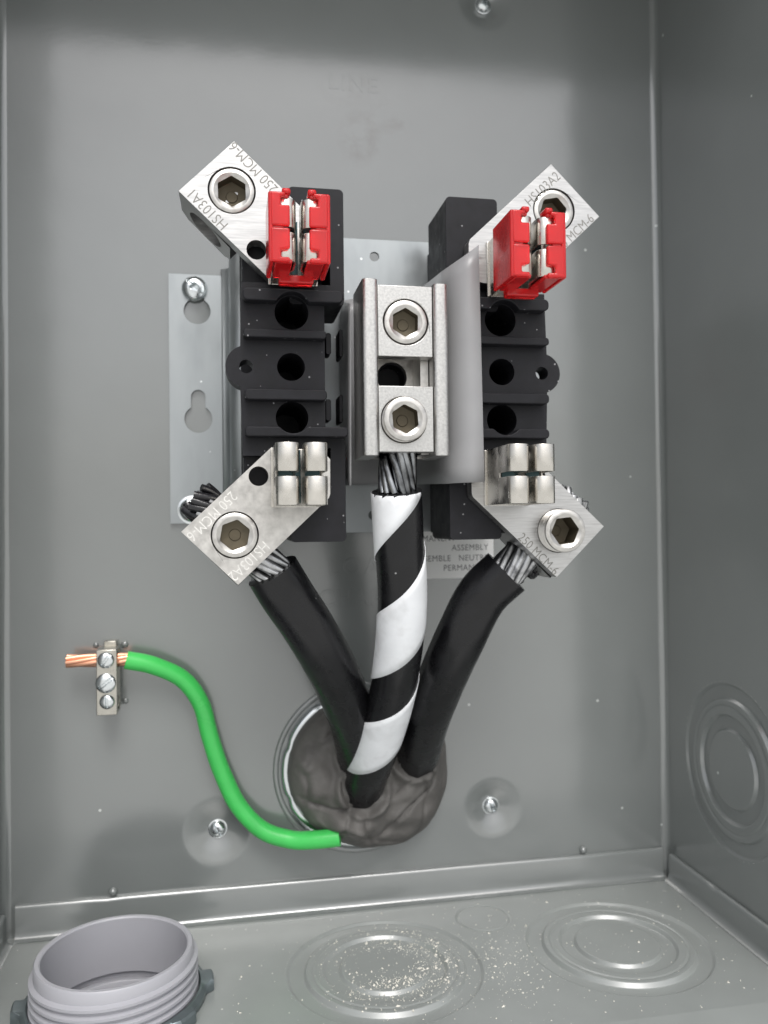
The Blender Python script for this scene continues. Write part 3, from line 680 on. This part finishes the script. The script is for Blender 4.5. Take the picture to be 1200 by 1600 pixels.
pa, pz = at(514, 1186, 13)
Vc, Fc = [], []
for k, (dx, dz, ln_, an) in enumerate(((0, 0, 5.5, 1.0), (1.2, -.6, 3.2, .4), (-.8, -2.2, 2.6, 1.5))):
    q0 = Vector((pa+dx, 0, pz+dz)); dr = Vector((math.cos(an), 0, math.sin(an)))
    pth = []
    for i in range(7):
        p = q0+dr*ln_*(i/6-.5); pth.append(Vector((p.x, 12.6+.5*math.sin(i), p.z)))
    Vc, Fc = join((Vc, Fc), tube(pth, .38, 6))
o = obj('copper_clipping', Vc, Fc, 'copper', None); tag(o, 'tiny copper strand clipping stuck in the duct seal', 'clipping')

# ================================================================== ground wire and its bar
gx, gz = at(168, 1063, 14)
gb = thing('ground_bar', (gx, 0, gz), 'small nickel ground bar with three slotted screws on the back wall', 'ground bar')
x0, z1 = at(150, 1016, 15); x1, z0 = at(183, 1117, 15)
_, wz_ = at(165, 1031, 10)
prism('bar', rect(4.5, 15, z0, z1), [circ(10.0, wz_, 3.3, 24), circ(9.6, wz_-17.5, 3.0, 24)], x0, x1, 'brass', gb, f=lambda u, v, w: (w, u, v), bevel=.3)
V, F = box(x0+1.5, x1-1.5, .2, 4.5, z0+4, z1+2); obj('standoff', V, F, 'brass', gb, bevel=.2)
for px_, py_, r, an in ((165, 1032, 3.2, -.6), (165, 1068, 3.9, -.9), (167, 1097, 2.9, 0.0)):
    x, z = at(px_, py_, 16); screw_head('screw', x, z, 15.0, r, 'slot', gb, an, h=1.9)
gpx = [(197, 1031, 10), (240, 1040, 9), (285, 1061, 8), (314, 1100, 7.5), (328, 1150, 7), (346, 1205, 6.5), (372, 1258, 6.5), (410, 1297, 8), (455, 1312, 10), (495, 1312, 13.5), (531, 1308, 15.5)]
P = spline(pts3(gpx), 12)
gw = thing('ground_wire', tuple(P[0]), 'bright green ground wire curving from ground bar to duct seal', 'wire')
V, F = tube(P, 3.65, 20, True, .2); obj('insulation', V, F, 'green', gw, smooth=50)
x, z = at(104, 1029, 10); xe, ze = at(202, 1031, 10)
path = lin((x, 10.0, wz_+.2), (xe, 10.0, wz_-.1), 16)
strands(gw, path, 1.75, 6, .95, 'copper', .35); V, F = tube(path, .95, 8); obj('strand', V, F, 'copper', gw, smooth=60)

# ================================================================== label on the back wall
lx0, lz1 = at(640, 823, .3); lx1, lz0 = at(768, 898, .3)
lb = thing('label_plate', (lx0, 0, lz0), 'silver printed label on the back wall behind the right cable', 'label')
prism('plate', rect(lx0-6, lx1+1, lz0-1.2, lz1+2), [], .25, .55, 'labelpaper', lb, bevel=0)
for body, pxy in (('PERMANENT', (712, 845)), ('ASSEMBLY', (763, 859)), ('ASSEMBLE   NEUTRE', (763, 875)), ('PERMANENT', (765, 890))):
    x, z = at(*pxy, .5); text('lettering', body, x, .57, z, 3.8, 0.3, 'ink', lb, sx=.94, ext=.012, align='RIGHT', spacing=1.08)

# ================================================================== PVC fitting in the floor
pf = thing('conduit_fitting', (PC[0], PC[1], -40), 'grey plastic threaded conduit fitting standing in the floor of the box', 'conduit fitting')
rim = 18.2; prof = [(27.0, -60), (27.0, -2.4), (25.2, -2.2), (25.4, rim-.5), (25.9, rim), (27.2, rim), (27.7, rim-.6)]
loops = []; n_ = 96
# outside: helical thread
for j in range(n_):
    a = 2*PI*j/n_; cs, sn = math.cos(a), math.sin(a); pr = list(prof)
    a_ = (a+1.9) % (2*PI)
    z = rim-3.4; k = 0
    for k in range(5):
        zc = rim-3.6-3.05*k-3.05*(a_/(2*PI)); grow = 1 if k > 0 else smooth01(0.0, .9, a_)
        base = 27.8+.05*k; top = base+1.5*grow
        pr += [(base, zc+1.25), (top, zc+.55), (top, zc-.35), (base, zc-1.15)]
    pr += [(28.2, -3.0-.0), (28.2, -60)]
    loops.append([(PC[0]+r*.965*cs, PC[1]+r*.965*sn, z_) for r, z_ in pr])
V, F = loft(loops, closed=True)
obj('threaded_sleeve', V, F, 'pvc', pf, smooth=40)
V, F = lathe_z(PC[0], PC[1], [(25.7, -30), (25.7, -5.2), (24.8, -4.6), (22.6, -4.6), (22.2, -5.2), (22.0, -50), (.05, -50.5)], 64); obj('conduit_end', V, F, 'pvc', pf)
ln = thing('locknut', (PC[0], PC[1], 0), 'dull zinc locknut round the foot of the plastic conduit fitting', 'locknut')
loops = []; n_ = 120
for j in range(n_):
    a = 2*PI*j/n_; cs, sn = math.cos(a), math.sin(a); k = (a*8/(2*PI)+.35) % 1.0
    tooth = 2.6*smooth01(.0, .06, k)*(1-smooth01(.36, .44, k)); rr = 31.2+tooth; zt_ = 3.2+1.2*smooth01(.0, .06, k)*(1-smooth01(.36, .44, k))
    pr = [(28.6, .15), (28.6, 3.3), (29.2, 4.0), (30.0, 3.9), (rr-.7, zt_), (rr, zt_-.7), (rr, .6), (rr-.3, .15)]
    loops.append([(PC[0]+r*cs, PC[1]+r*sn, z_) for r, z_ in pr])
V, F = loft(loops, closed=True); obj('notched_ring', V, F, 'nut', ln, smooth=35)

# ================================================================== grit on the floor
V, F = [], []
def chip(x, d, z, s):
    k = len(V); a = rnd.random()*6.28; e = rnd.uniform(.5, 1.6); c, sn = math.cos(a)*s, math.sin(a)*s
    V.extend([(x+c*e, d+sn*e, z), (x-sn*.6, d+c*.6, z), (x-c*.8, d-sn*.8, z), (x+sn*.5, d-c*.5, z), (x+rnd.uniform(-.3, .3)*s, d, z+s*rnd.uniform(.5, 1.1))])
    F.extend([(k, k+1, k+4), (k+1, k+2, k+4), (k+2, k+3, k+4), (k+3, k, k+4)])
def floor_z(x, d):
    for cx, cd, R in KF:
        q = math.hypot(x-cx, d-cd)
        if q < R:
            pr = ko_profile(R)
            for i in range(len(pr)-1):
                if pr[i+1][0] <= q <= pr[i][0]:
                    f = (pr[i][0]-q)/max(1e-6, pr[i][0]-pr[i+1][0]); return pr[i][1]+(pr[i+1][1]-pr[i][1])*f
    return 0
for _ in range(2600):
    m_ = rnd.random()
    if m_ < .45: a = rnd.gauss(-.3, 1.2); R = rnd.choice((14, 18, 21, 24, 28))+rnd.gauss(0, 1.6); x, d = 145+R*math.cos(a), 52.5+R*math.sin(a)
    elif m_ < .62: x, d = rnd.gauss(143, 9), rnd.gauss(64, 5)
    elif m_ < .8: x, d = rnd.gauss(188, 13), rnd.gauss(58, 16)
    else: x, d = rnd.uniform(88, 285), rnd.uniform(6, 100)
    if not (5 < x < 285 and 5 < d < 102) or math.hypot(x-PC[0], d-PC[1]) < 38: continue
    chip(x, d, floor_z(x, d), min(.9, max(.08, rnd.lognormvariate(-1.75, .65))))
o = obj('grit', V, F, 'dust', None, smooth=10); tag(o, 'pale grit and chips scattered over the floor of the box', 'grit', kind='stuff')
